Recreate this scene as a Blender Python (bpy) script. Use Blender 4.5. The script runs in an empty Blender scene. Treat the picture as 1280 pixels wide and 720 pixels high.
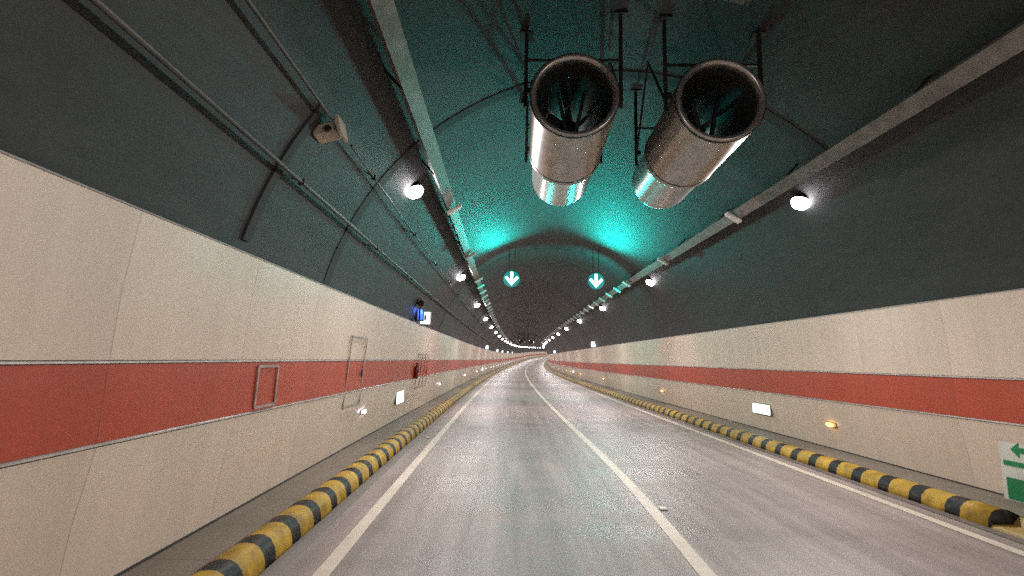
import bpy, bmesh, math, random
from mathutils import Vector, Matrix
random.seed(7)
sc = bpy.context.scene
col = sc.collection
PI = math.pi
P = {'yaw': 0.017416, 'pitch': 0.142639, 'roll': 0.025184, 'h': 2.039083, 'xc': 2.103614, 'k0': 0.050268, 'k1': 0.022127, 'k2': -0.007852, 'v1': -0.327595, 'v2': 0.523701, 'wl': 3.932339, 'zl': 5.345598, 's0': 9.679815, 'd': 10.612101, 'k3': -0.002816, 'v3': -0.08061, 'sh': -0.008013, 'zc': 1.956913, 'RR': 5.26296}

# ------------------------------------------------------------------ tunnel axis
def kap(s):
    if s > 200: return kap(200)+min((s-200)/60, 1)*.0016
    t = min(max(s/100, 0), 3)
    return (P['k0']+P['k1']*t+P['k2']*t*t+P['k3']*t**3)/100
DS = 0.5
_x, _y, _th = [0.0], [0.0], [0.0]
for i in range(800):
    k = kap((i+.5)*DS); a = _th[-1]+k*DS*.5
    _x.append(_x[-1]+math.sin(a)*DS); _y.append(_y[-1]+math.cos(a)*DS); _th.append(_th[-1]+k*DS)
def axis(s):
    if s <= 0:
        k = kap(0)
        return (k*s*s/2, s, 0.0, k*s)
    f = min(s/DS, 799.0); i = int(f); u = f-i
    L = lambda a: a[i]+(a[i+1]-a[i])*u
    t = s/100
    zf = lambda t: P['v1']*t*t+P['v2']*t**3+P['v3']*t**4
    z = zf(t) if t < 2 else zf(2)+(t-2)*(2*P['v1']*2+3*P['v2']*4+4*P['v3']*8)
    return (L(_x), L(_y), z, L(_th))
def pos(s, X, Z):
    x, y, z, th = axis(s)
    X = X+P['sh']*Z
    return Vector((x+P['xc']+X*math.cos(th), y-X*math.sin(th), z+Z))
def frame(s, X, Z, rot=0.0):
    """matrix at (s, X, Z): local x = to the right, y = along the tunnel, z = up, rolled by rot about y"""
    th = axis(s)[3]
    return Matrix.Translation(pos(s, X, Z)) @ Matrix.Rotation(-th, 4, 'Z') @ Matrix.Rotation(rot, 4, 'Y')
RZ = lambda X: 0.0112*X          # cross fall of the road
ZC, RR = P['zc'], P['RR']

# ------------------------------------------------------------------ materials
def mat(name):
    m = bpy.data.materials.new(name); m.use_nodes = True
    nt = m.node_tree; b = nt.nodes['Principled BSDF']
    return m, nt, b
def nd(nt, t, **kw):
    n = nt.nodes.new(t)
    for k, v in kw.items():
        if k.startswith('i_'): n.inputs[k[2:]].default_value = v
        else: setattr(n, k, v)
    return n
def ramp(nt, pts):
    r = nt.nodes.new('ShaderNodeValToRGB')
    els = r.color_ramp.elements
    while len(els) < len(pts): els.new(0.5)
    for e, (p_, c) in zip(els, pts):
        e.position = p_; e.color = (*c, 1) if len(c) == 3 else c
    return r
def math_n(nt, op, a, b=None):
    n = nt.nodes.new('ShaderNodeMath'); n.operation = op
    for i, v in enumerate((a, b)):
        if v is None: continue
        if isinstance(v, (int, float)): n.inputs[i].default_value = v
        else: nt.links.new(v, n.inputs[i])
    return n.outputs[0]
def mixc(nt, f, a, b):
    n = nt.nodes.new('ShaderNodeMix'); n.data_type = 'RGBA'
    for i, v in ((0, f), (6, a), (7, b)):
        if isinstance(v, (int, float)): n.inputs[i].default_value = v
        elif isinstance(v, tuple): n.inputs[i].default_value = (*v, 1)
        else: nt.links.new(v, n.inputs[i])
    return n.outputs[2]
def uvxy(nt):
    u = nt.nodes.new('ShaderNodeUVMap'); u.uv_map = 'UVMap'
    s = nt.nodes.new('ShaderNodeSeparateXYZ'); nt.links.new(u.outputs[0], s.inputs[0])
    return u.outputs[0], s.outputs[0], s.outputs[1]
def noise(nt, vec, scale, detail=4, rough=.55, sx=1, sy=1):
    if sx != 1 or sy != 1:
        mp = nd(nt, 'ShaderNodeMapping'); mp.inputs['Scale'].default_value = (sx, sy, 1)
        nt.links.new(vec, mp.inputs[0]); vec = mp.outputs[0]
    n = nt.nodes.new('ShaderNodeTexNoise'); nt.links.new(vec, n.inputs['Vector'])
    n.inputs['Scale'].default_value = scale; n.inputs['Detail'].default_value = detail; n.inputs['Roughness'].default_value = rough
    return n.outputs['Fac']
def simple(name, c, rough=.5, metal=0, var=.25, scale=6, coat=0):
    m, nt, b = mat(name)
    tc = nd(nt, 'ShaderNodeTexCoord')
    f = noise(nt, tc.outputs['Object'], scale, 5)
    lo = tuple(x*(1-var) for x in c); hi = tuple(min(1, x*(1+var)) for x in c)
    r = ramp(nt, [(.3, lo), (.7, hi)]); nt.links.new(f, r.inputs[0]); nt.links.new(r.outputs[0], b.inputs['Base Color'])
    b.inputs['Roughness'].default_value = rough; b.inputs['Metallic'].default_value = metal
    b.inputs['Coat Weight'].default_value = coat
    return m
def emit(name, c, strength):
    m, nt, b = mat(name)
    b.inputs['Base Color'].default_value = (*[min(.8, x) for x in c], 1)
    b.inputs['Emission Color'].default_value = (*c, 1); b.inputs['Emission Strength'].default_value = strength
    b.inputs['Roughness'].default_value = .4
    return m

def road_material():
    m, nt, b = mat('worn_pavement')
    uv, s, x = uvxy(nt)
    big = noise(nt, uv, .25, 4, .6, 1, 2.2)
    streak = noise(nt, uv, 1.4, 5, .6, .12, 2.0)
    cross = noise(nt, uv, 1.2, 4, .6, 1.0, .18)
    grit = noise(nt, uv, 75, 3, .7)
    c = mixc(nt, big, (.26, .225, .208), (.35, .305, .282))
    r1 = ramp(nt, [(.33, (.70, .70, .70)), (.66, (1.15, 1.14, 1.13))]); nt.links.new(streak, r1.inputs[0])
    mu = nt.nodes.new('ShaderNodeMix'); mu.data_type = 'RGBA'; mu.blend_type = 'MULTIPLY'; mu.inputs[0].default_value = 1
    nt.links.new(c, mu.inputs[6]); nt.links.new(r1.outputs[0], mu.inputs[7])
    r2 = ramp(nt, [(.3, (.89, .89, .89)), (.5, (1, 1, 1)), (.72, (1.08, 1.08, 1.07))]); nt.links.new(cross, r2.inputs[0])
    mu2 = nt.nodes.new('ShaderNodeMix'); mu2.data_type = 'RGBA'; mu2.blend_type = 'MULTIPLY'; mu2.inputs[0].default_value = 1
    nt.links.new(mu.outputs[2], mu2.inputs[6]); nt.links.new(r2.outputs[0], mu2.inputs[7])
    r3 = ramp(nt, [(.3, (.72, .72, .72)), (.7, (1.2, 1.2, 1.2))]); nt.links.new(grit, r3.inputs[0])
    mu3 = nt.nodes.new('ShaderNodeMix'); mu3.data_type = 'RGBA'; mu3.blend_type = 'MULTIPLY'; mu3.inputs[0].default_value = .8
    nt.links.new(mu2.outputs[2], mu3.inputs[6]); nt.links.new(r3.outputs[0], mu3.inputs[7])
    # small oil stains along the lane centres
    st = noise(nt, uv, .9, 3, .5, .35, 1.6)
    rs = ramp(nt, [(.66, (1, 1, 1)), (.74, (.72, .73, .72))]); nt.links.new(st, rs.inputs[0])
    mu4 = nt.nodes.new('ShaderNodeMix'); mu4.data_type = 'RGBA'; mu4.blend_type = 'MULTIPLY'; mu4.inputs[0].default_value = 1
    nt.links.new(mu3.outputs[2], mu4.inputs[6]); nt.links.new(rs.outputs[0], mu4.inputs[7])
    nt.links.new(mu4.outputs[2], b.inputs['Base Color'])
    rr = ramp(nt, [(.3, (.36,)*3), (.7, (.54,)*3)]); nt.links.new(cross, rr.inputs[0]); nt.links.new(rr.outputs[0], b.inputs['Roughness'])
    bp = nd(nt, 'ShaderNodeBump'); bp.inputs['Strength'].default_value = .25; bp.inputs['Distance'].default_value = .01
    nt.links.new(grit, bp.inputs['Height']); nt.links.new(bp.outputs[0], b.inputs['Normal'])
    return m
def paint_material(name, c, wear=.35):
    m, nt, b = mat(name)
    uv, s, x = uvxy(nt)
    n1 = noise(nt, uv, 9, 6, .7); n2 = noise(nt, uv, 1.3, 4, .6)
    r = ramp(nt, [(.30, tuple(v*(1-wear) for v in c)), (.55, c)]); 
    f = math_n(nt, 'ADD', math_n(nt, 'MULTIPLY', n1, .5), math_n(nt, 'MULTIPLY', n2, .5))
    nt.links.new(f, r.inputs[0]); nt.links.new(r.outputs[0], b.inputs['Base Color'])
    b.inputs['Roughness'].default_value = .5
    return m
def panel_material(name, c, joint=2.0, rough=.40, off=.0, coat=.22):
    """enamelled panels: thin vertical joints every `joint` metres, slight tone change from panel to panel, grime"""
    m, nt, b = mat(name)
    uv, s, v = uvxy(nt)
    fr = math_n(nt, 'FRACT', math_n(nt, 'DIVIDE', math_n(nt, 'ADD', s, off), joint))
    d = math_n(nt, 'MINIMUM', fr, math_n(nt, 'SUBTRACT', 1.0, fr))
    line = math_n(nt, 'LESS_THAN', d, .004/joint)
    idx = math_n(nt, 'FLOOR', math_n(nt, 'DIVIDE', math_n(nt, 'ADD', s, off), joint))
    wn = nt.nodes.new('ShaderNodeTexWhiteNoise'); wn.noise_dimensions = '1D'; nt.links.new(idx, wn.inputs['W'])
    g = noise(nt, uv, .6, 5, .6, 1, .5)
    drip = noise(nt, uv, 2.5, 3, .5, 1.6, .10)
    t = math_n(nt, 'ADD', math_n(nt, 'MULTIPLY', wn.outputs['Value'], .10), math_n(nt, 'ADD', math_n(nt, 'MULTIPLY', g, .18), math_n(nt, 'MULTIPLY', drip, .24)))
    t = math_n(nt, 'ADD', t, .75)
    mu = nt.nodes.new('ShaderNodeMix'); mu.data_type = 'RGBA'; mu.blend_type = 'MULTIPLY'; mu.inputs[0].default_value = 1
    mu.inputs[6].default_value = (*c, 1)
    cb = nt.nodes.new('ShaderNodeCombineColor'); [nt.links.new(t, cb.inputs[i]) for i in range(3)]
    nt.links.new(cb.outputs[0], mu.inputs[7])
    out = mixc(nt, math_n(nt, 'MULTIPLY', line, .65), mu.outputs[2], tuple(x*.3 for x in c))
    nt.links.new(out, b.inputs['Base Color'])
    rr = ramp(nt, [(.3, (rough*.8,)*3), (.7, (rough*1.5,)*3)]); nt.links.new(g, rr.inputs[0]); nt.links.new(rr.outputs[0], b.inputs['Roughness'])
    b.inputs['Coat Weight'].default_value = coat; b.inputs['Coat Roughness'].default_value = .12
    bp = nd(nt, 'ShaderNodeBump'); bp.inputs['Strength'].default_value = .3; bp.inputs['Distance'].default_value = .01
    w2 = noise(nt, uv, .8, 1, .4); h = math_n(nt, 'SUBTRACT', math_n(nt, 'MULTIPLY', w2, .25), line)
    nt.links.new(h, bp.inputs['Height']); nt.links.new(bp.outputs[0], b.inputs['Normal'])
    return m
def lining_material():
    m, nt, b = mat('dark_fireproof_coating')
    uv, s, v = uvxy(nt)
    big = noise(nt, uv, .35, 5, .6); sc_ = noise(nt, uv, 2.2, 6, .65, .5, 1.6); fine = noise(nt, uv, 60, 3, .7)
    c = mixc(nt, big, (.0115, .0121, .0117), (.0300, .0308, .0294))
    r = ramp(nt, [(.35, (.7, .7, .7)), (.66, (1.25, 1.25, 1.25))]); nt.links.new(sc_, r.inputs[0])
    mu = nt.nodes.new('ShaderNodeMix'); mu.data_type = 'RGBA'; mu.blend_type = 'MULTIPLY'; mu.inputs[0].default_value = 1
    nt.links.new(c, mu.inputs[6]); nt.links.new(r.outputs[0], mu.inputs[7])
    # pale scratches along the vault
    scr = noise(nt, uv, 3.5, 2, .4, .25, 7)
    rs = ramp(nt, [(.76, (0, 0, 0)), (.80, (1, 1, 1))]); nt.links.new(scr, rs.inputs[0])
    out = mixc(nt, math_n(nt, 'MULTIPLY', rs.outputs[0], .35), mu.outputs[2], (.09, .09, .085))
    nt.links.new(out, b.inputs['Base Color'])
    b.inputs['Roughness'].default_value = .62
    bp = nd(nt, 'ShaderNodeBump'); bp.inputs['Strength'].default_value = .5; bp.inputs['Distance'].default_value = .012
    h = math_n(nt, 'ADD', math_n(nt, 'MULTIPLY', fine, .5), sc_)
    nt.links.new(h, bp.inputs['Height']); nt.links.new(bp.outputs[0], b.inputs['Normal'])
    return m
def kerb_material(name, phase):
    m, nt, b = mat(name)
    uv, s, v = uvxy(nt)
    wob = noise(nt, uv, 8, 3)
    ss = math_n(nt, 'ADD', s, math_n(nt, 'MULTIPLY', math_n(nt, 'SUBTRACT', wob, .5), .04))
    fr = math_n(nt, 'FRACT', math_n(nt, 'DIVIDE', math_n(nt, 'ADD', ss, -phase+.118+64), .637))
    r = ramp(nt, [(0, (.013, .012, .013)), (.355, (.013, .012, .013)), (.375, (.54, .345, .035)), (.985, (.54, .345, .035)), (1.0, (.013, .012, .013))])
    nt.links.new(fr, r.inputs[0])
    d = noise(nt, uv, 3.2, 6, .7)
    rd = ramp(nt, [(.34, (.42, .40, .38)), (.62, (1.05, 1.05, 1.05))]); nt.links.new(d, rd.inputs[0])
    mu = nt.nodes.new('ShaderNodeMix'); mu.data_type = 'RGBA'; mu.blend_type = 'MULTIPLY'; mu.inputs[0].default_value = 1
    nt.links.new(r.outputs[0], mu.inputs[6]); nt.links.new(rd.outputs[0], mu.inputs[7])
    dirt = noise(nt, uv, 14, 5, .7)
    ro = ramp(nt, [(.50, (0, 0, 0)), (.72, (1, 1, 1))]); nt.links.new(dirt, ro.inputs[0])
    out = mixc(nt, math_n(nt, 'MULTIPLY', ro.outputs[0], .35), mu.outputs[2], (.2, .17, .13))
    nt.links.new(out, b.inputs['Base Color'])
    b.inputs['Roughness'].default_value = .5; b.inputs['Specular IOR Level'].default_value = .25
    return m
def concrete_material(name, a, c):
    m, nt, b = mat(name)
    uv, s, v = uvxy(nt)
    n1 = noise(nt, uv, .8, 6, .65, .4, 1.8); n2 = noise(nt, uv, 40, 3, .7)
    f = math_n(nt, 'ADD', math_n(nt, 'MULTIPLY', n1, .75), math_n(nt, 'MULTIPLY', n2, .25))
    r = ramp(nt, [(.32, a), (.66, c)]); nt.links.new(f, r.inputs[0])
    fr = math_n(nt, 'FRACT', s); ln = math_n(nt, 'LESS_THAN', fr, .012)
    out = mixc(nt, math_n(nt, 'MULTIPLY', ln, .6), r.outputs[0], tuple(x*.35 for x in a))
    nt.links.new(out, b.inputs['Base Color']); b.inputs['Roughness'].default_value = .6
    bp = nd(nt, 'ShaderNodeBump'); bp.inputs['Strength'].default_value = .3; bp.inputs['Distance'].default_value = .01
    nt.links.new(n2, bp.inputs['Height']); nt.links.new(bp.outputs[0], b.inputs['Normal'])
    return m

M = {}
M['road'] = road_material()
M['line'] = paint_material('white_road_paint', (.66, .60, .49), .3)
M['cream'] = panel_material('cream_enamel_panel', (.665, .56, .45))
M['red'] = panel_material('red_enamel_panel', (.42, .060, .025), rough=.42, coat=.12)
M['lining'] = lining_material()
M['kerbL'] = kerb_material('striped_kerb_paint', 5.02)
M['kerbR'] = kerb_material('striped_kerb_paint_right', 6.82)
M['lowkerb'] = paint_material('worn_yellow_paint', (.34, .24, .06), .6)
M['walk'] = concrete_material('walkway_concrete', (.15, .125, .095), (.24, .205, .165))
M['gutter'] = concrete_material('gutter_concrete', (.12, .10, .085), (.20, .17, .15))
M['trim'] = simple('aluminium_trim', (.62, .60, .57), .35, .6)
M['captrim'] = simple('dull_cap_trim', (.30, .28, .26), .6, .1)
M['joint'] = simple('black_joint_strip', (.016, .015, .015), .7)
M['steel'] = simple('galvanised_steel', (.44, .43, .405), .30, .8, .14, 4)
M['darksteel'] = simple('dark_steel', (.035, .033, .032), .55, .5)
M['traymat'] = simple('cable_tray_steel', (.20, .18, .165), .5, .2, .3, 5)
M['conduit'] = simple('grey_conduit', (.07, .07, .068), .5, .1)
M['cable'] = simple('black_cable', (.02, .02, .02), .5)
M['white'] = simple('white_painted_metal', (.72, .70, .64), .4, 0, .12)
M['beige'] = simple('beige_plastic', (.42, .36, .28), .5, 0, .15)
M['black'] = simple('black_plastic', (.02, .02, .022), .4)
M['green'] = simple('green_sign_film', (.01, .20, .075), .35, 0, .15, 3)
M['signwhite'] = simple('white_sign_film', (.60, .62, .56), .35, 0, .1, 3)
M['fire'] = simple('red_extinguisher', (.12, .012, .01), .35)
M['pink'] = simple('reddish_box', (.45, .18, .17), .5)
M['blue'] = emit('blue_lit_panel', (.13, .28, .9), .75)
M['lamp'] = emit('lamp_lens', (1.0, .93, .97), 32)
M['arrow'] = emit('green_arrow_leds', (.50, 1.0, .93), 3.2)
M['tealglow'] = emit('added_teal_glow', (.0, .75, .68), .35)  # teal glow painted as the arrow halo, reused on the added back disc
M['tealglow'].node_tree.nodes['Principled BSDF'].inputs['Base Color'].default_value = (.01, .03, .03, 1)
M['sos'] = emit('white_lit_sign', (.78, .93, 1.0), 2.2)
M['exit'] = emit('evacuation_sign_light', (.72, 1.0, .90), 4.0)
M['exitmark'] = emit('evacuation_sign_mark', (.45, .95, .75), 2.0)
M['lilac'] = emit('white_delineator_led', (.82, .78, 1.0), 9)
M['amber'] = emit('amber_delineator_led', (1.0, .55, .10), 5)
M['dimlens'] = simple('unlit_lamp_lens', (.72, .70, .68), .3, 0, .08)

# ------------------------------------------------------------------ object helpers
def link(o, parent=None):
    col.objects.link(o)
    if parent is not None: o.parent = parent
    return o
def mesh_obj(name, verts, faces, material, parent=None, uvs=None, smooth=False):
    me = bpy.data.meshes.new(name); me.from_pydata([tuple(v) for v in verts], [], faces)
    if uvs is not None:
        ul = me.uv_layers.new(name='UVMap')
        for l in me.loops: ul.data[l.index].uv = uvs[l.vertex_index]
    me.materials.append(material)
    if smooth:
        for p_ in me.polygons: p_.use_smooth = True
    me.update()
    return link(bpy.data.objects.new(name, me), parent)
def bm_obj(name, bm, material, parent=None, smooth=False):
    bmesh.ops.recalc_face_normals(bm, faces=bm.faces)
    me = bpy.data.meshes.new(name); bm.to_mesh(me); bm.free()
    me.materials.append(material)
    if smooth:
        for p_ in me.polygons: p_.use_smooth = True
    return link(bpy.data.objects.new(name, me), parent)
def tag(o, label, cat, group=None, kind=None):
    o['label'] = label; o['category'] = cat
    if group: o['group'] = group
    if kind: o['kind'] = kind
    return o
def empty(name, mw):
    o = bpy.data.objects.new(name, None); o.empty_display_size = .2; o.matrix_world = mw
    return link(o)
def stations(a, b):
    out = []; s = a
    while s < b-1e-6:
        out.append(s); s += .5 if s < 60 else (1.0 if s < 160 else 2.0)
    out.append(b); return out
def sweep(name, prof, material, parent=None, a=-40, b=390, closed=False, smooth=True, shift=None, caps=False):
    """sweep a cross-section [(X, Z), ...] along the tunnel axis; UV = metres along, metres round"""
    ss = stations(a, b); n = len(prof)
    acc = [0.0]
    for i in range(1, n): acc.append(acc[-1]+math.dist(prof[i-1], prof[i]))
    V, U, Fc = [], [], []
    for s in ss:
        dx = shift(s) if shift else 0
        for i, (X, Z) in enumerate(prof):
            V.append(pos(s, X+dx, Z)); U.append((s, acc[i]))
    m = n if closed else n-1
    for j in range(len(ss)-1):
        for i in range(m):
            k = (i+1) % n
            Fc.append((j*n+i, j*n+k, (j+1)*n+k, (j+1)*n+i))
    if closed and caps:
        Fc.append(tuple(range(n))[::-1]); Fc.append(tuple((len(ss)-1)*n+i for i in range(n)))
    return mesh_obj(name, V, Fc, material, parent, U, smooth)
def circ(cx, cz, r, n=10): return [(cx+r*math.cos(2*PI*i/n), cz+r*math.sin(2*PI*i/n)) for i in range(n)]
def box(bm, cx, cy, cz, sx, sy, sz, bev=0.0, rot=None):
    r = bmesh.ops.create_cube(bm, size=1.0)
    vs = r['verts']
    bmesh.ops.scale(bm, vec=(sx, sy, sz), verts=vs)
    if bev:
        es = list({e for v in vs for e in v.link_edges})
        rb = bmesh.ops.bevel(bm, geom=es, offset=bev, segments=2, affect='EDGES', profile=.5)
        vs = list({v for f in rb['faces'] for v in f.verts} | {v for v in vs if v.is_valid})
    if rot is not None: bmesh.ops.rotate(bm, cent=(0, 0, 0), matrix=rot, verts=vs)
    bmesh.ops.translate(bm, vec=(cx, cy, cz), verts=vs)
def bar(bm, a, b, r=.03, n=8):
    a, b = Vector(a), Vector(b); d = b-a
    q = d.to_track_quat('Z', 'Y').to_matrix().to_4x4()
    bmesh.ops.create_cone(bm, cap_ends=True, segments=n, radius1=r, radius2=r, depth=d.length, matrix=Matrix.Translation((a+b)/2) @ q)
def square_bar(bm, a, b, w=.06):
    a, b = Vector(a), Vector(b); d = b-a
    q = d.to_track_quat('Z', 'Y').to_matrix()
    r = bmesh.ops.create_cube(bm, size=1.0); vs = r['verts']
    bmesh.ops.scale(bm, vec=(w, w, d.length), verts=vs)
    bmesh.ops.rotate(bm, cent=(0, 0, 0), matrix=q, verts=vs); bmesh.ops.translate(bm, vec=(a+b)/2, verts=vs)
def lathe(bm, prof, n=48, axis_='Y', cx=0, cz=0, arc=(0, 2*PI)):
    """prof: [(r, y)] turned about the local y axis"""
    rings = []
    for r, y in prof:
        rings.append([bm.verts.new((cx+r*math.cos(2*PI*i/n), y, cz+r*math.sin(2*PI*i/n))) for i in range(n)])
    for a, b in zip(rings, rings[1:]):
        for i in range(n):
            k = (i+1) % n; bm.faces.new((a[i], a[k], b[k], b[i]))
def copy_tree(o, parent=None):
    c = o.copy(); col.objects.link(c)
    if parent is not None: c.parent = parent; c.matrix_parent_inverse = o.matrix_parent_inverse.copy()
    for ch in list(o.children): copy_tree(ch, c)
    return c
ORD = ['zeroth', 'first', 'second', 'third', 'fourth', 'fifth', 'sixth', 'seventh', 'eighth', 'ninth', 'tenth', 'eleventh', 'twelfth']

# ------------------------------------------------------------------ setting: road, walkways
END = 330
def struct(o): o['kind'] = 'structure'; return o
road = sweep('road', [(-4.17+i*(8.34/12), RZ(-4.17+i*(8.34/12))) for i in range(13)], M['road']); struct(road)
def centre_shift(s):
    pts = [(-40, -.3), (0, -.25), (5.2, -.06), (7.5, .10), (11, .13), (18, .07), (30, 0), (400, 0)]
    for (a, u), (b, v) in zip(pts, pts[1:]):
        if a <= s <= b:
            t = (s-a)/(b-a); return u+(v-u)*t
    return 0
def smooth_shift(s): return sum(centre_shift(s+d) for d in (-2, -1, 0, 1, 2))/5
sweep('centre_line', [(-.085, .004), (.085, .004)], M['line'], road, shift=smooth_shift)
for sg, w in ((-1, 3.77), (1, 3.74)):
    e = [(sg*w-.08, RZ(sg*w)+.004), (sg*w+.08, RZ(sg*w)+.004)]
    sweep('edge_line', e, M['line'], road)
KT = {-1: (4.37, 4.74), 1: (4.20, 4.60)}
for sg in (-1, 1):
    t, h = KT[sg]; z0 = RZ(sg*4.2)
    g = sweep('gutter', [(sg*4.17, z0+.0), (sg*4.18, z0+.012), (sg*(t-.03), z0+.012)] if sg < 0 else [(sg*4.05, z0+.006), (sg*(t+.02), z0+.010)], M['gutter']); struct(g)
    wk = sweep('walkway', [(sg*(h-.02), .165+RZ(sg*h)), (sg*5.40, .17+RZ(sg*5.4))], M['walk']); struct(wk)
    zt = z0+.17
    prof = [(sg*t, z0-.01), (sg*(t+.005), z0+.06), (sg*(t+.025), z0+.135), (sg*(t+.07), z0+.195), (sg*(t+.13), z0+.228), (sg*(t+.2), z0+.235), (sg*(t+.27), z0+.225), (sg*(t+.33), z0+.20), (sg*(h), z0+.165)]
    if sg > 0:
        low = [(t, z0-.01), (t+.015, z0+.035), (t+.05, z0+.05), (t+.30, z0+.055), (h-.01, z0+.165)]
        struct(sweep('kerb_base', low, M['lowkerb'], a=-40, b=6.62))
    k = sweep('striped_kerb', prof+([(sg*h, z0-.01)] if sg > 0 else []), M['kerbL' if sg < 0 else 'kerbR'], a=-40 if sg < 0 else 6.6, closed=sg > 0, caps=sg > 0)
    tag(k, 'rounded black and yellow striped kerb along the %s walkway' % ('left' if sg < 0 else 'right'), 'kerb', 'striped kerbs beside the road')

# ------------------------------------------------------------------ vault
def lin_pts(R=RR, lo=-5.52):
    a0 = math.asin(.0)
    pts = [(-R-.30, -.2), (-R-.29, .6), (-R-.22, 1.3), (-R-.10, 1.9), (-R-.02, 2.4)]
    for i in range(0, 41):
        a = PI-math.radians(8)-i*(PI-math.radians(16))/40
        pts.append((R*math.cos(a), ZC+R*math.sin(a)))
    pts += [(-x, z) for x, z in reversed(pts[:5])]
    return pts
lining = sweep('tunnel_lining', lin_pts(), M['lining'])
tag(lining, 'dark grey arched tunnel vault over the road and cream walls', 'tunnel')
def ring(s, w, d=.012):
    n = 60; V, Fc = [], []
    for i in range(n+1):
        a = math.radians(166)-i*(math.radians(166)-TA)/n
        for ds, r in ((-w/2, RR+.01), (-w/2, RR-d), (w/2, RR-d), (w/2, RR+.01)):
            V.append(pos(s+ds, r*math.cos(a), ZC+r*math.sin(a)))
    for i in range(n):
        for k in range(3): Fc.append((i*4+k, i*4+k+1, i*4+4+k+1, i*4+4+k))
    return mesh_obj('joint_band', V, Fc, M['joint'], lining, None, False)
TA = math.atan2(5.55-ZC, 3.36)
for s, w in [(-5.7, .14), (8.35, .26), (22.65, .13), (37.9, .13), (52, .13), (66, .13), (80, .13), (94, .13), (108, .14), (122, .14), (136, .14), (150, .14)]: ring(s, w)
# wall behind the viewer and at the far end are the open tunnel itself (it runs on both ways)

# ------------------------------------------------------------------ wall cladding
def clad(sg):
    side = 'left' if sg < 0 else 'right'
    e = empty('wall_cladding', frame(0, sg*5.36, .17)); inv = e.matrix_world.inverted()
    tag(e, 'cream enamel wall panels with a red band along the %s side' % side, 'wall', 'panelled tunnel side walls')
    zb = .17+.0112*sg*5.36
    def sw(name, prof, m, **k):
        o = sweep(name, prof, m, None, **k); o.parent = e; o.matrix_parent_inverse = inv; return o
    sw('lower_panel', [(sg*5.36, zb+.02), (sg*5.30, .7), (sg*5.19, 1.285)], M['cream'])
    sw('red_band', [(sg*5.192, 1.32), (sg*5.18, 1.92)], M['red'])
    sw('upper_panel', [(sg*5.177, 1.955), (sg*5.15, 2.5), (sg*5.067, 3.18)], M['cream'])
    sw('trim', [(sg*5.20, 1.284), (sg*5.181, 1.296), (sg*5.181, 1.308), (sg*5.20, 1.321)], M['trim'], smooth=False)
    sw('trim', [(sg*5.19, 1.919), (sg*5.169, 1.931), (sg*5.169, 1.943), (sg*5.19, 1.957)], M['trim'], smooth=False)
    sw('cap_rail', [(sg*5.072, 3.168), (sg*5.058, 3.170), (sg*5.058, 3.184), (sg*5.16, 3.19)], M['captrim'], smooth=False)
    sw('base_joint', [(sg*5.355, zb-.01), (sg*5.345, zb+.008), (sg*5.365, zb+.025)], M['joint'])
clad(-1); clad(1)
def wall_x(z):
    pts = [(.17, 5.36), (.7, 5.30), (1.285, 5.19), (1.95, 5.177), (2.5, 5.15), (3.18, 5.067)]
    for (a, u), (b, v) in zip(pts, pts[1:]):
        if z <= b: return u+(v-u)*(z-a)/(b-a)
    return 5.067

# ------------------------------------------------------------------ cable trays
TA = math.atan2(5.55-ZC, 3.36)      # angle of the tray on the vault
def vault(sg, r, ang):              # point on radius r
    return (sg*r*math.cos(ang), ZC+r*math.sin(ang))
for sg in (-1, 1):
    side = 'left' if sg < 0 else 'right'
    e = empty('cable_tray', frame(0, *vault(sg, 5.0, TA))); inv = e.matrix_world.inverted()
    tag(e, 'long grey steel cable tray hung under the vault on the %s side' % side, 'cable tray', 'overhead cable trays')
    def at(dt, r, sg=sg): # tangential / radial offsets
        x, z = sg*math.cos(TA), math.sin(TA)
        return (r*x+dt*(-z)*sg*1.0*(1), ZC+r*z+dt*math.cos(TA))
    def P_(dt, r): # dt>0 towards the crown
        x, z = math.cos(TA), math.sin(TA)
        return (sg*(r*x-dt*z), ZC+r*z+dt*x)
    prof = [P_(-.12, 5.02), P_(-.12, 4.90), P_(.12, 4.90), P_(.12, 5.02), P_(.105, 5.02), P_(.105, 4.915), P_(-.105, 4.915), P_(-.105, 5.02)]
    o = sweep('tray_channel', prof, M['traymat'], None, closed=True, smooth=False, a=-20, b=250); o.parent = e; o.matrix_parent_inverse = inv
    for dt in (-.06, -.01, .05):
        c = P_(dt, 4.94); o = sweep('cable', circ(c[0], c[1], .022, 6), M['cable'], None, closed=True, a=-20, b=160); o.parent = e; o.matrix_parent_inverse = inv
    for k in range(38):
        s = -6+k*3.0
        bm = bmesh.new()
        for dt in (-.125, .125):
            a = P_(dt, 4.93); b = P_(dt, 5.27)
            square_bar(bm, pos(s, *a), pos(s, *b), .035)
        o = bm_obj('bracket', bm, M['darksteel'] if k % 2 else M['darksteel']); o.parent = e; o.matrix_parent_inverse = inv

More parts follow.
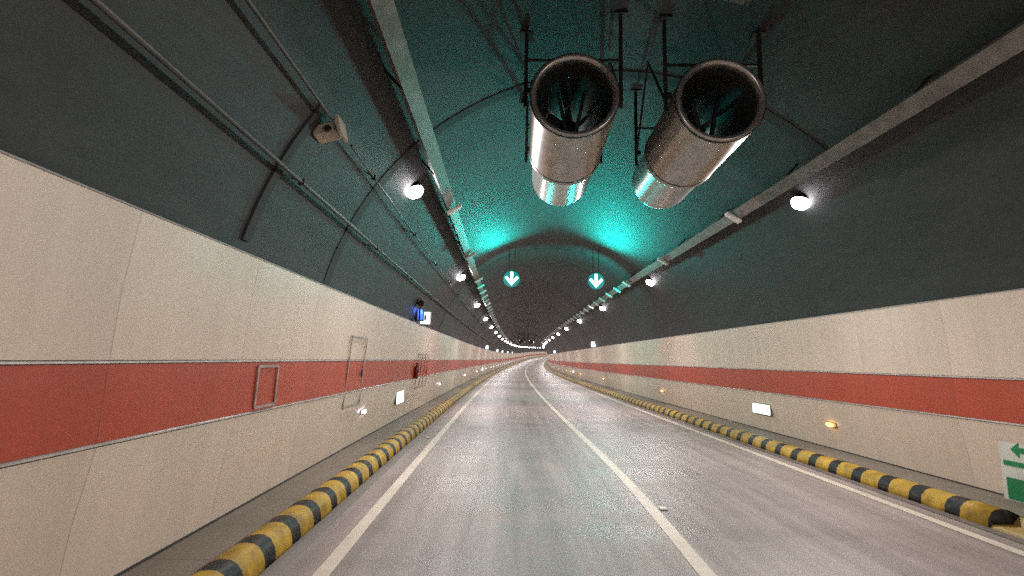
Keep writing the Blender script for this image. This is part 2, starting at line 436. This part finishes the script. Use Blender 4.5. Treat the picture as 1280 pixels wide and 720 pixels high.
# ------------------------------------------------------------------ conduits on the left
def conduit(x, z, r, label, a, b, nclip):
    e = empty('conduit', frame(max(a, 0), x, z)); inv = e.matrix_world.inverted()
    tag(e, label, 'conduit', 'conduits on the left vault')
    o = sweep('pipe', circ(x, z, r, 10), M['conduit'], None, closed=True, a=a, b=b); o.parent = e; o.matrix_parent_inverse = inv
    ang = math.atan2(z-ZC, x)
    for k in range(nclip):
        s = a+1.2+k*3.7
        if s > b: break
        bm = bmesh.new()
        square_bar(bm, pos(s, x, z), pos(s, (RR+.01)*math.cos(ang), ZC+(RR+.01)*math.sin(ang)), .025)
        box(bm, *pos(s, x, z), .075, .035, .075)
        o = bm_obj('clip', bm, M['darksteel']); o.parent = e; o.matrix_parent_inverse = inv
conduit(-4.64, 4.17, .028, 'lower long grey conduit along the left vault above the panels', -10, 120, 40)
conduit(-4.22, 4.89, .022, 'upper grey conduit ending at the small camera, left vault', -10, 5.75, 7)
conduit(-4.22, 4.89, .016, 'upper thin grey conduit running from the small camera past the lamps', 6.5, 110, 35)

# ------------------------------------------------------------------ camera on the vault, left
e = empty('surveillance_camera', frame(5.95, -4.33, 4.80))
tag(e, 'small beige surveillance camera fixed on the left vault', 'camera')
bm = bmesh.new(); box(bm, -.02, -.02, 0, .28, .26, .13, .015, Matrix.Rotation(math.radians(-18), 3, 'Y')); bm_obj('housing', bm, M['beige'], e)
bm = bmesh.new(); box(bm, .17, -.05, .05, .05, .30, .24, .01, Matrix.Rotation(math.radians(-14), 3, 'Y')); bm_obj('sun_shield', bm, M['beige'], e)
bm = bmesh.new(); square_bar(bm, (-.12, 0, .0), (-.36, .02, .14), .07); bm_obj('mount', bm, M['black'], e)
bm = bmesh.new(); bar(bm, (.05, -.15, -.01), (.05, -.19, -.01), .04, 16); bm_obj('lens', bm, M['black'], e)
# cable duct dropping from the camera to the panels
prof = []
V, Fc = [], []
n = 22
for i in range(n+1):
    a = PI-(math.radians(15)+i*math.radians(20)/n)
    for ds, r in ((-.085, RR), (-.075, RR-.03), (.075, RR-.03), (.085, RR)):
        V.append(pos(5.62+ds, r*math.cos(a), ZC+r*math.sin(a)))
for i in range(n):
    for k in range(3): Fc.append((i*4+k, i*4+k+1, i*4+4+k+1, i*4+4+k))
o = mesh_obj('cable_duct', V, Fc, M['joint']); tag(o, 'dark cable duct dropping from the small camera to the left panels', 'duct')

# ------------------------------------------------------------------ lit lamps
def make_lamp():
    e = empty('tunnel_lamp', Matrix.Identity(4))
    bm = bmesh.new()
    prof = [(.001, .13), (.09, .13), (.11, .115), (.175, .02), (.188, .0), (.188, -.02), (.174, -.025)]
    lathe(bm, prof, 28)
    bm_obj('housing', bm, M['darksteel'], e, True)
    bm = bmesh.new()
    lathe(bm, [(.175, -.016), (.178, -.07), (.135, -.135), (.001, -.172)], 16)
    bm_obj('lens', bm, M['lamp'], e, True)
    bm = bmesh.new()
    square_bar(bm, (-.12, .12, 0), (-.12, .26, 0), .03); square_bar(bm, (.12, .12, 0), (.12, .26, 0), .03)
    bm_obj('bracket', bm, M['darksteel'], e)
    lt = bpy.data.lights.new('lamp_light', 'SPOT'); lt.energy = LAMP_W; lt.color = (1.0, .93, .915); lt.spot_size = math.radians(176); lt.spot_blend = .9; lt.shadow_soft_size = .09
    lo = bpy.data.objects.new('lamp_light', lt); link(lo, e); lo.location = (0, -.27, 0); lo.rotation_euler = (math.radians(-90), 0, 0); AIM.append(lo)
    return e
LAMP_W = 1050; AIM = []
lamp0 = make_lamp(); used = False
WL, ZL, S0, D = P['wl'], P['zl'], P['s0'], P['d']
# lens direction: local -y of the lamp looks down and inward
for sg in (-1, 1):
    side = 'left' if sg < 0 else 'right'
    for i in range(-3, 35):
        s = S0+i*D
        if not used: l = lamp0; used = True
        else: l = copy_tree(lamp0)
        ang = math.atan2(ZL-ZC, WL)
        base = frame(s, sg*(WL+.02), ZL+.05)
        d = Vector((-sg*.42, -.10, -.90)).normalized()       # facing direction in the local tunnel frame
        q = (-d).to_track_quat('Y', 'Z').to_matrix().to_4x4()
        l.matrix_world = base @ q
        d2 = Vector((-sg*.72, -.06, -.69)).normalized()
        for ch in l.children:
            if ch.type == 'LIGHT': ch.rotation_euler = (q.to_3x3().inverted() @ d2).to_track_quat('-Z', 'Y').to_euler()
        if i < 0: lab = 'round white lamp overhead behind the viewer on the %s vault' % side; 
        elif i < 8: lab = 'lit round white lamp, %s from the viewer in the %s row' % (ORD[i+1], side)
        else: lab = 'tiny lit white lamp far down the %s row where the tunnel bends' % side
        tag(l, lab, 'lamp', 'lit lamps of the %s row' % side if i < 0 or i >= 8 else 'lit round lamps under the vault')
        if i >= 8: l['group'] = 'far lit lamps of the %s row' % side
        if i < 0: l['group'] = 'lit lamps behind the viewer, %s row' % side

# ------------------------------------------------------------------ unlit fixtures under the trays
def make_fixture():
    e = empty('unlit_lamp', Matrix.Identity(4))
    bm = bmesh.new(); box(bm, 0, 0, .03, .40, .17, .06, .012); bm_obj('housing', bm, M['white'], e)
    bm = bmesh.new(); box(bm, 0, 0, -.008, .35, .13, .016); bm_obj('lens', bm, M['dimlens'], e)
    return e
fx0 = make_fixture(); used = False
spots = [11.3, 16.6]+[21.8+1.95*k for k in range(44)]
for sg in (-1, 1):
    side = 'left' if sg < 0 else 'right'
    for n_, s in enumerate(spots):
        if not used: f = fx0; used = True
        else: f = copy_tree(fx0)
        X, Z = vault(sg, 4.81, TA)
        f.matrix_world = frame(s, X, Z, sg*(PI/2-TA)*.75)
        if n_ == 0: lab = 'nearest unlit white lamp under the %s cable tray' % side
        elif n_ < 6: lab = 'unlit white lamp, %s from the viewer under the %s cable tray' % (ORD[n_+1], side)
        else: lab = 'small unlit white lamp in the far close-set row under the %s cable tray' % side
        tag(f, lab, 'lamp', 'far unlit lamps under the %s cable tray' % side if n_ >= 6 else 'unlit lamps under the cable trays')
X, Z = vault(-1, 4.82, TA)
e = empty('junction_box', frame(30.0, X, Z, -(PI/2-TA)))
tag(e, 'reddish junction box under the left cable tray among unlit lamps', 'junction box')
bm = bmesh.new(); box(bm, 0, 0, -.05, .3, .5, .22, .02); bm_obj('body', bm, M['pink'], e)
bm = bmesh.new(); box(bm, 0, 0, -.168, .2, .36, .012, .004); bm_obj('lid', bm, M['white'], e)

# ------------------------------------------------------------------ jet fans
def make_fan(name='jet_fan'):
    e = empty(name, Matrix.Identity(4))      # origin: centre of the near mouth; y away from the viewer
    bm = bmesh.new()
    lathe(bm, [(.535, .10), (.54, .05), (.565, .012), (.60, 0.0), (.625, .01), (.635, .04), (.635, 1.90), (.648, 1.905), (.648, 1.945), (.60, 1.95)], 64)
    bm_obj('front_silencer', bm, M['steel'], e, True)
    bm = bmesh.new()
    lathe(bm, [(.60, 1.95), (.59, 1.96), (.585, 2.00), (.585, 3.28), (.58, 3.33), (.55, 3.35), (.52, 3.31), (.50, 3.2)], 64)
    bm_obj('rear_silencer', bm, M['steel'], e, True)
    bm = bmesh.new()
    lathe(bm, [(.535, .10), (.50, .22), (.485, .35), (.485, 3.0), (.50, 3.2)], 48)
    bm_obj('inner_duct', bm, M['ductmat'], e, True)
    for y in (.03, 1.80):
        bm = bmesh.new(); lathe(bm, [(.634, y), (.642, y+.002), (.642, y+.04), (.634, y+.042)], 48); bm_obj('band', bm, M['darksteel'], e, True)
    bm = bmesh.new()
    lathe(bm, [(.001, .95), (.07, .97), (.13, 1.03), (.16, 1.12), (.17, 1.25), (.17, 1.9), (.12, 2.1), (.001, 2.2)], 24)
    bm_obj('motor', bm, M['darksteel'], e, True)
    bm = bmesh.new()
    for k in range(8):
        a = 2*PI*k/8
        R_ = Matrix.Rotation(a, 4, 'Y')
        vs = [(.16, 1.18, -.07), (.47, 1.22, -.03), (.47, 1.34, .05), (.16, 1.32, .05)]
        top = [bm.verts.new(R_ @ Vector(v)) for v in vs]; bot = [bm.verts.new(R_ @ (Vector(v)+Vector((0, .012, 0)))) for v in vs]
        bm.faces.new(top); bm.faces.new(bot[::-1])
        for i in range(4): bm.faces.new((top[i], bot[i], bot[(i+1) % 4], top[(i+1) % 4]))
    bm_obj('impeller', bm, M['traymat'], e)
    for sx in (-1, 1):
        bm = bmesh.new(); square_bar(bm, (sx*.03, .62, -.46), (sx*.21, .66, .40), .05); bm_obj('strut', bm, M['black'], e)
    return e
M['ductmat'] = simple('dark_perforated_duct', (.10, .105, .10), .3, .7, .2, 20)
def make_hanger(cx, side_out):
    """steel frame that carries one fan; local origin = fan axis at near mouth"""
    e = empty('fan_hanger', Matrix.Identity(4))
    def top(x): return math.sqrt(max(RR**2-(cx+x)**2, 0))+ZC-5.76+.01
    for y in (.30, 2.35):
        for x in (-.70, .70):
            bm = bmesh.new(); square_bar(bm, (x, y, -.05), (x, y, top(x)), .05); box(bm, x, y, top(x)-.03, .2, .2, .03); bm_obj('post', bm, M['darksteel'], e)
        bm = bmesh.new(); square_bar(bm, (-.7, y, .70), (.7, y, .70), .035)
        square_bar(bm, (-.7, y, .2), (-.62, y, .2), .08); square_bar(bm, (.7, y, .2), (.62, y, .2), .08); bm_obj('cross_beam', bm, M['darksteel'], e)
    for x in (-.70, .70):
        bm = bmesh.new(); square_bar(bm, (x, .33, .15), (x, 1.35, top(x)-.04), .03); square_bar(bm, (x, 2.32, .15), (x, 1.35, top(x)-.04), .03); bm_obj('brace', bm, M['darksteel'], e)
    return e
fan0 = None
for k, (s, X, sx, lab, hl) in enumerate([
        (6.5, -1.14, 'left', 'nearest cylindrical steel jet fan, left of the pair overhead', 'dark steel frame carrying the nearest left jet fan'),
        (6.5, .94, 'right', 'nearest cylindrical steel jet fan, right of the pair overhead', 'dark steel frame carrying the nearest right jet fan'),
        (104, -1.14, 'left', 'tiny far jet fan, left one, hung near the tunnel bend', 'tiny far steel frame carrying the left distant jet fan'),
        (104, .94, 'right', 'tiny far jet fan, right one, hung near the tunnel bend', 'tiny far steel frame carrying the right distant jet fan')]):
    if fan0 is None: f = fan0 = make_fan()
    else: f = copy_tree(fan0)
    f.matrix_world = frame(s, X, 5.76) @ Matrix.Rotation(math.radians(-3.0), 4, 'Z')
    tag(f, lab, 'fan', 'jet fans under the crown')
    h = make_hanger(X, k); h.matrix_world = frame(s, X, 5.76) @ Matrix.Rotation(math.radians(-3.0), 4, 'Z')
    tag(h, hl, 'bracket', 'hanging frames of the jet fans')
for X, lab in ((-1.12, 'left'), (1.10, 'right')):
    z = ZC+math.sqrt((RR-.02)**2-X*X)
    e = empty('anchor_plate', frame(6.15, X, z, math.asin(X/RR)))
    tag(e, 'small grey steel anchor plate on the crown above the %s near fan' % lab, 'plate', 'anchor plates above the near fans')
    bm = bmesh.new(); box(bm, 0, 0, -.0, .34, .24, .03, .006); bm_obj('plate', bm, M['traymat'], e)
    for bx in (-.12, .12):
        for by in (-.08, .08):
            bm = bmesh.new(); bar(bm, (bx, by, -.01), (bx, by, -.04), .014, 6); bm_obj('bolt', bm, M['darksteel'], e)

# ------------------------------------------------------------------ lane signals
def arrow_bm(w=.56, h=.60, th=.02):
    # downward arrow: stem and two broad barbs
    k = .075
    pts = [(-.055, .30), (.055, .30), (.055, -.06), (.22, .115), (.295, .04), (0, -.29), (-.295, .04), (-.22, .115), (-.055, -.06)]
    bm = bmesh.new()
    f = [bm.verts.new((x, 0, z)) for x, z in pts]; g = [bm.verts.new((x, th, z)) for x, z in pts]
    bm.faces.new(f); bm.faces.new(g[::-1]); n = len(pts)
    for i in range(n): bm.faces.new((f[i], g[i], g[(i+1) % n], f[(i+1) % n]))
    bm.normal_update()
    bmesh.ops.triangulate(bm, faces=[x for x in bm.faces if len(x.verts) > 4])
    return bm
sig0 = None
for X, lab in ((-1.83, 'left'), (1.80, 'right')):
    e = empty('lane_signal', frame(21.0, X, 5.47)); 
    if sig0 is None:
        sig0 = e
        bm = bmesh.new(); lathe(bm, [(.001, .20), (.30, .20), (.37, .16), (.39, .06), (.38, .03), (.36, .03), (.36, .036), (.001, .036)], 40); bm_obj('housing', bm, M['black'], e)
        bm_obj('arrow', arrow_bm(), M['arrow'], e); bm = bmesh.new(); lathe(bm, [(.358, .034), (.355, .024), (.001, .022)], 40); bm_obj('halo_disc', bm, M['tealglow'], e)  # glowing disc behind the arrow stands in for its halo
        bm = bmesh.new(); lathe(bm, [(.28, .202), (.27, .212), (.001, .213)], 32); bm_obj('added_back_disc', bm, M['tealglow'], e)  # glowing rear disc, added and out of sight, goes with the rear spot
        bm = bmesh.new(); 
        for x in (-.12, .12): square_bar(bm, (x, .12, .36), (x, .12, 1.42), .025)
        bm_obj('hanger', bm, M['darksteel'], e)
    else:
        for ch in list(sig0.children):
            c = ch.copy(); col.objects.link(c); c.parent = e
    lt = bpy.data.lights.new('signal_light', 'SPOT'); lt.energy = 480 if X < 0 else 225; lt.color = (.0, 1.0, .86); lt.spot_size = math.radians(98); lt.spot_blend = 1.0; lt.shadow_soft_size = .12
    lo = bpy.data.objects.new('signal_light', lt); col.objects.link(lo); lo.parent = e; lo.location = (0, -.16, .0); lo.rotation_euler = (math.radians(-114), 0, 0)
    l3 = lt.copy(); l3.energy = 140; l3.spot_size = math.radians(176); l3.shadow_soft_size = .22; lw = bpy.data.objects.new('wide_light', l3); col.objects.link(lw); lw.parent = e; lw.location = (0, -.26, 0); lw.rotation_euler = (math.radians(-92), 0, 0)
    l2 = lt.copy(); l2.energy = 420; l2.spot_size = math.radians(172); lb = bpy.data.objects.new('added_back_light', l2); col.objects.link(lb); lb.parent = e; lb.location = (0, .30, 0); lb.rotation_euler = (math.radians(100), 0, 0)  # unseen rear spot added to tint the vault beyond teal
    tag(e, 'glowing green down arrow lane signal over the %s lane' % lab, 'traffic signal', 'lane signals')

# ------------------------------------------------------------------ signs on the walls
def lit_exit(s, sg, w, h, z, label):
    x = sg*(wall_x(z)-.035)
    e = empty('evacuation_sign', frame(s, x, z)); tag(e, label, 'sign', 'lit white signs low on the walls')
    bm = bmesh.new(); box(bm, sg*.012, 0, 0, .045, w+.05, h+.05, .006); bm_obj('frame', bm, M['traymat'], e)
    bm = bmesh.new(); box(bm, -sg*.016, 0, 0, .014, w, h, .003); bm_obj('lit_face', bm, M['exit'], e)
    bm = bmesh.new(); box(bm, -sg*.024, .0, -.02, .004, w*.78, .012); bm_obj('mark', bm, M['exitmark'], e)
lit_exit(15.55, -1, .92, .34, .81, 'white lit sign low on the left cream wall, beyond the first low light')
lit_exit(14.25, 1, .92, .25, .83, 'white lit sign low on the right cream wall')
lit_exit(59, -1, .92, .34, .81, 'tiny far white lit sign low on the left cream wall')
lit_exit(57, 1, .92, .25, .83, 'tiny far white lit sign low on the right cream wall')

def low_light(name, s, sg, m, label, grp):
    z = .775; x = sg*(wall_x(z)-.012)
    e = empty(name, frame(s, x, z)); tag(e, label, 'light', grp)
    bm = bmesh.new(); box(bm, 0, 0, 0, .03, .30, .11, .012); bm_obj('casing', bm, M['traymat'], e)
    bm = bmesh.new(); lathe(bm, [(.001, 0), (.03, .003), (.05, .012), (.055, .022)], 16)
    bmesh.ops.rotate(bm, cent=(0, 0, 0), matrix=Matrix.Rotation(sg*PI/2, 3, 'Z'), verts=bm.verts)
    bmesh.ops.scale(bm, vec=(1, 2.6, .8), verts=bm.verts); bmesh.ops.translate(bm, vec=(-sg*.035, 0, 0), verts=bm.verts)
    bm_obj('lens', bm, m, e, True)
Ls = [11.65, 24.6, 38.15, 50.6, 57.5, 65.2, 76.2, 82, 89.7, 96, 103, 110, 117, 124, 131, 138, 145, 152]
for i, s in enumerate(Ls):
    far = i >= 6
    low_light('wall_light', s, -1, M['lilac'], ('tiny white light in the far dense string low on the left wall' if far else 'small white light low on the left wall, %s from the viewer' % ORD[i+1]),
              'far low lights on the left wall' if far else 'low lights on the left wall')
Rs = [11.25, 23.3, 37.9, 50.9, 60.2, 65.5, 79, 92]
for i, s in enumerate(Rs):
    low_light('wall_light', s, 1, M['amber'], 'small amber light low on the right wall, %s from the viewer' % ORD[i+1], 'low lights on the right wall')

def top_sign(s, sg, label):
    z = 3.42; x = sg*4.90
    e = empty('emergency_sign', frame(s, x, z)); tag(e, label, 'sign', 'lit signs on top of the wall panels')
    bm = bmesh.new(); box(bm, 0, .07, 0, .36, .13, .46, .015); bm_obj('casing', bm, M['white'], e)
    bm = bmesh.new(); box(bm, 0, -.004, 0, .32, .012, .42, .004); bm_obj('lit_face', bm, M['sos'], e)
    bm = bmesh.new(); box(bm, 0, -.014, .02, .07, .006, .16, .002); box(bm, 0, -.014, -.08, .10, .006, .03, .001); bm_obj('mark', bm, M['bluemark'], e)
    bm = bmesh.new(); box(bm, sg*.19, .07, 0, .012, .11, .40, .003); bm_obj('side_light', bm, M['blue'], e)
    bm = bmesh.new(); square_bar(bm, (0, .07, -.22), (sg*.16, .07, -.26), .05); bm_obj('foot', bm, M['darksteel'], e)
M['bluemark'] = simple('dark_sign_mark', (.03, .08, .25), .4)
top_sign(17.6, -1, 'white lit emergency sign on top of the left panels, nearest one')
top_sign(61, -1, 'tiny white lit sign on top of the left panels, second from the viewer')
top_sign(86, -1, 'tiny white lit sign on top of the left panels, third from the viewer')
top_sign(102.8, -1, 'tiny white lit sign on top of the left panels, fourth from the viewer')
top_sign(123, -1, 'tiny white lit sign on top of the left panels, fifth from the viewer')
top_sign(143, -1, 'tiny white lit sign on top of the left panels, sixth from the viewer')
top_sign(40.4, 1, 'white lit sign on top of the right panels, nearer one')
top_sign(84.6, 1, 'tiny white lit sign on top of the right panels, farther one')

# loudspeaker beside the near emergency sign
e = empty('loudspeaker', frame(16.1, -4.86, 3.78)); tag(e, 'round horn loudspeaker above the near lit sign on the left panels', 'loudspeaker')
bm = bmesh.new(); lathe(bm, [(.05, .12), (.07, .06), (.12, 0), (.17, -.05), (.175, -.055), (.165, -.06)], 28); bm_obj('horn', bm, M['beige'], e, True)
bm = bmesh.new(); lathe(bm, [(.001, -.03), (.045, -.02), (.055, .05), (.05, .12)], 20); bm_obj('throat', bm, M['black'], e, True)
bm = bmesh.new(); bar(bm, (0, .06, 0), (0, .26, 0), .07, 16); bm_obj('driver', bm, M['darksteel'], e)
bm = bmesh.new(); square_bar(bm, (0, .1, -.05), (0, .1, -.56), .05); square_bar(bm, (0, .1, -.1), (-.16, .1, -.1), .04); bm_obj('bracket', bm, M['darksteel'], e)
e = empty('blue_glow_box', frame(16.55, -4.93, 3.44)); tag(e, 'blue glowing box added for the glow beside the near white emergency sign', 'light')  # box and point lamp added to make the blue glow on the vault
bm = bmesh.new(); box(bm, 0, .04, 0, .30, .06, .42, .02); bm_obj('casing', bm, M['black'], e)
bm = bmesh.new(); box(bm, .03, .0, .01, .17, .02, .36, .008); bm_obj('lit_face', bm, M['blue'], e)
lt = bpy.data.lights.new('added_blue_light', 'POINT'); lt.energy = 3.5; lt.color = (.10, .25, 1.0); lt.shadow_soft_size = .05
lo = bpy.data.objects.new('added_blue_light', lt); link(lo, e); lo.location = (.05, -.12, .1)

# green direction sign near the viewer, right wall
e = empty('direction_sign', frame(6.75, 5.22, .72)); tag(e, 'green and white direction sign at the right edge, low on the wall', 'sign')
bm = bmesh.new(); box(bm, .03, 0, 0, .03, 1.34, 1.0, .006); bm_obj('board', bm, M['signwhite'], e)
bm = bmesh.new()
for z, h, y0, y1 in ((.455, .055, -.6, .63), (.02, .07, -.6, .62), (-.33, .30, -.6, .60)):
    box(bm, .012, (y0+y1)/2, z, .006, y1-y0, h)
bm_obj('green_field', bm, M['green'], e)
# running figure and arrow in green between the bars
bm = bmesh.new()
def q2(bm, pts, x=.010):
    vs = [bm.verts.new((x, y, z)) for y, z in pts]; ws = [bm.verts.new((x+.006, y, z)) for y, z in pts]
    bm.faces.new(vs); bm.faces.new(ws[::-1])
    for i in range(len(pts)): bm.faces.new((vs[i], ws[i], ws[(i+1) % len(pts)], vs[(i+1) % len(pts)]))
q2(bm, [(.50, .22), (.38, .33), (.38, .26), (.10, .26), (.10, .18), (.38, .18), (.38, .11)])
q2(bm, [(-.10, .36), (-.16, .38), (-.20, .34), (-.16, .30), (-.10, .31)])
q2(bm, [(-.02, .29), (-.20, .28), (-.26, .18), (-.20, .18), (-.16, .24), (-.22, .12), (-.34, .10), (-.34, .06), (-.18, .07), (-.10, .16), (-.02, .08), (.03, .11), (-.08, .25), (-.02, .24)])
bm_obj('pictogram', bm, M['green'], e)

# ------------------------------------------------------------------ cabinets framed in the wall
def cabinet(s0, s1, z0, z1, label, mull=(), m='grille'):
    zc = (z0+z1)/2; sc_ = (s0+s1)/2
    e = empty('hydrant_cabinet', frame(sc_, -wall_x(zc)+.015, zc)); tag(e, label, 'cabinet', 'cabinets let into the left wall')
    lean = (wall_x(z0)-wall_x(z1))/(z1-z0)
    w = s1-s0; h = z1-z0; R_ = Matrix.Rotation(math.atan(lean), 3, 'Y')
    bm = bmesh.new()
    t = .035
    for (cy, cz, sy, sz) in ((0, h/2, w, t), (0, -h/2, w, t), (-w/2, 0, t, h), (w/2, 0, t, h)):
        box(bm, .0, cy, cz, .016, sy+(.0 if sy > t else 0), sz, 0, None)
    bmesh.ops.rotate(bm, cent=(0, 0, 0), matrix=R_, verts=bm.verts); bm_obj('door_frame', bm, M[m], e)
    for y in mull:
        bm = bmesh.new(); box(bm, .0, (y-.5)*w, 0, .022, .035, h-.06); bmesh.ops.rotate(bm, cent=(0, 0, 0), matrix=R_, verts=bm.verts); bm_obj('mullion', bm, M[m], e)
    bm = bmesh.new(); box(bm, .012, w*.36, -.05, .03, .02, .14, .004); bmesh.ops.rotate(bm, cent=(0, 0, 0), matrix=R_, verts=bm.verts)
    if m != 'paleframe': bm_obj('handle', bm, M['darksteel'], e)
M['grille'] = simple('grey_frame', (.36, .33, .285), .45, .2)
M['paleframe'] = simple('pale_frame', (.42, .34, .30), .4, .3)
cabinet(10.05, 11.15, 1.0, 2.42, 'tall grey framed cabinet in the left wall crossing the red band, nearer one')
cabinet(17.9, 20.2, .92, 2.15, 'wide grey framed double cabinet in the left wall below the lit sign', (.36, .66))
cabinet(6.4, 6.95, 1.36, 1.87, 'small pale framed hatch inside the red band on the left wall', (), 'paleframe')
e = empty('fire_extinguisher', frame(17.5, -5.12, 1.50)); tag(e, 'small dark extinguisher hung on the red band of the left wall', 'extinguisher')
bm = bmesh.new(); lathe(bm, [(.001, -.0), (.06, .0), (.07, .02), (.07, .36), (.05, .42), (.02, .45), (.02, .50), (.001, .50)], 20)
bmesh.ops.rotate(bm, cent=(0, 0, 0), matrix=Matrix.Rotation(PI/2, 3, 'X'), verts=bm.verts); bmesh.ops.translate(bm, vec=(0, 0, -.2), verts=bm.verts); bm_obj('cylinder', bm, M['fire'], e, True)
bm = bmesh.new(); box(bm, .02, 0, .31, .12, .03, .03, .005); bar(bm, (.05, 0, .30), (.085, 0, .0), .012); bm_obj('handle', bm, M['black'], e)

# ------------------------------------------------------------------ road studs
for s, X, lab in ((7.3, .215, 'small white road stud beside the centre line'), (13.4, -4.03, 'small white road stud outside the left edge line')):
    e = empty('road_stud', frame(s, X, RZ(X)+.004)); tag(e, lab, 'road stud', 'road studs')
    bm = bmesh.new(); box(bm, 0, 0, .012, .10, .10, .024, .009); bm_obj('body', bm, M['white'], e)
    bm = bmesh.new(); box(bm, 0, -.047, .014, .07, .012, .012, .002); bm_obj('reflector', bm, M['studref'] if 'studref' in M else M['dimlens'], e)

# ------------------------------------------------------------------ world, camera, render
w = bpy.data.worlds.new('World'); sc.world = w; w.use_nodes = True
w.node_tree.nodes['Background'].inputs[0].default_value = (.05, .05, .055, 1)
w.node_tree.nodes['Background'].inputs[1].default_value = .3
cam = bpy.data.cameras.new('Camera'); co = bpy.data.objects.new('Camera', cam); col.objects.link(co)
cam.sensor_width = 36; cam.lens = 36*620/1280; cam.clip_start = .05; cam.clip_end = 2000
y, p, r = P['yaw'], P['pitch'], P['roll']
A = Matrix(((math.cos(y), -math.sin(y), 0), (math.sin(y), math.cos(y), 0), (0, 0, 1)))
B = Matrix(((1, 0, 0), (0, math.cos(p), math.sin(p)), (0, -math.sin(p), math.cos(p))))
C = Matrix(((math.cos(r), 0, math.sin(r)), (0, 1, 0), (-math.sin(r), 0, math.cos(r))))
R3 = C @ B @ A
right, fwd, up = R3[0], R3[1], R3[2]
mw = Matrix((right, up, -fwd)).transposed().to_4x4(); mw.translation = (0, 0, P['h'])
co.matrix_world = mw
sc.camera = co
sc.render.engine = 'CYCLES'
sc.cycles.use_light_tree = True
sc.cycles.max_bounces = 6; sc.cycles.diffuse_bounces = 4; sc.cycles.glossy_bounces = 3; sc.cycles.transmission_bounces = 2
sc.cycles.sample_clamp_indirect = 2.5; sc.cycles.blur_glossy = 1.0
sc.cycles.caustics_reflective = False; sc.cycles.caustics_refractive = False
sc.cycles.use_denoising = False
sc.view_settings.view_transform = 'Standard'; sc.view_settings.look = 'None'
sc.view_settings.exposure = 0; sc.view_settings.gamma = 1; sc.view_settings.use_curve_mapping = False
sc.render.resolution_x = 1024; sc.render.resolution_y = 576
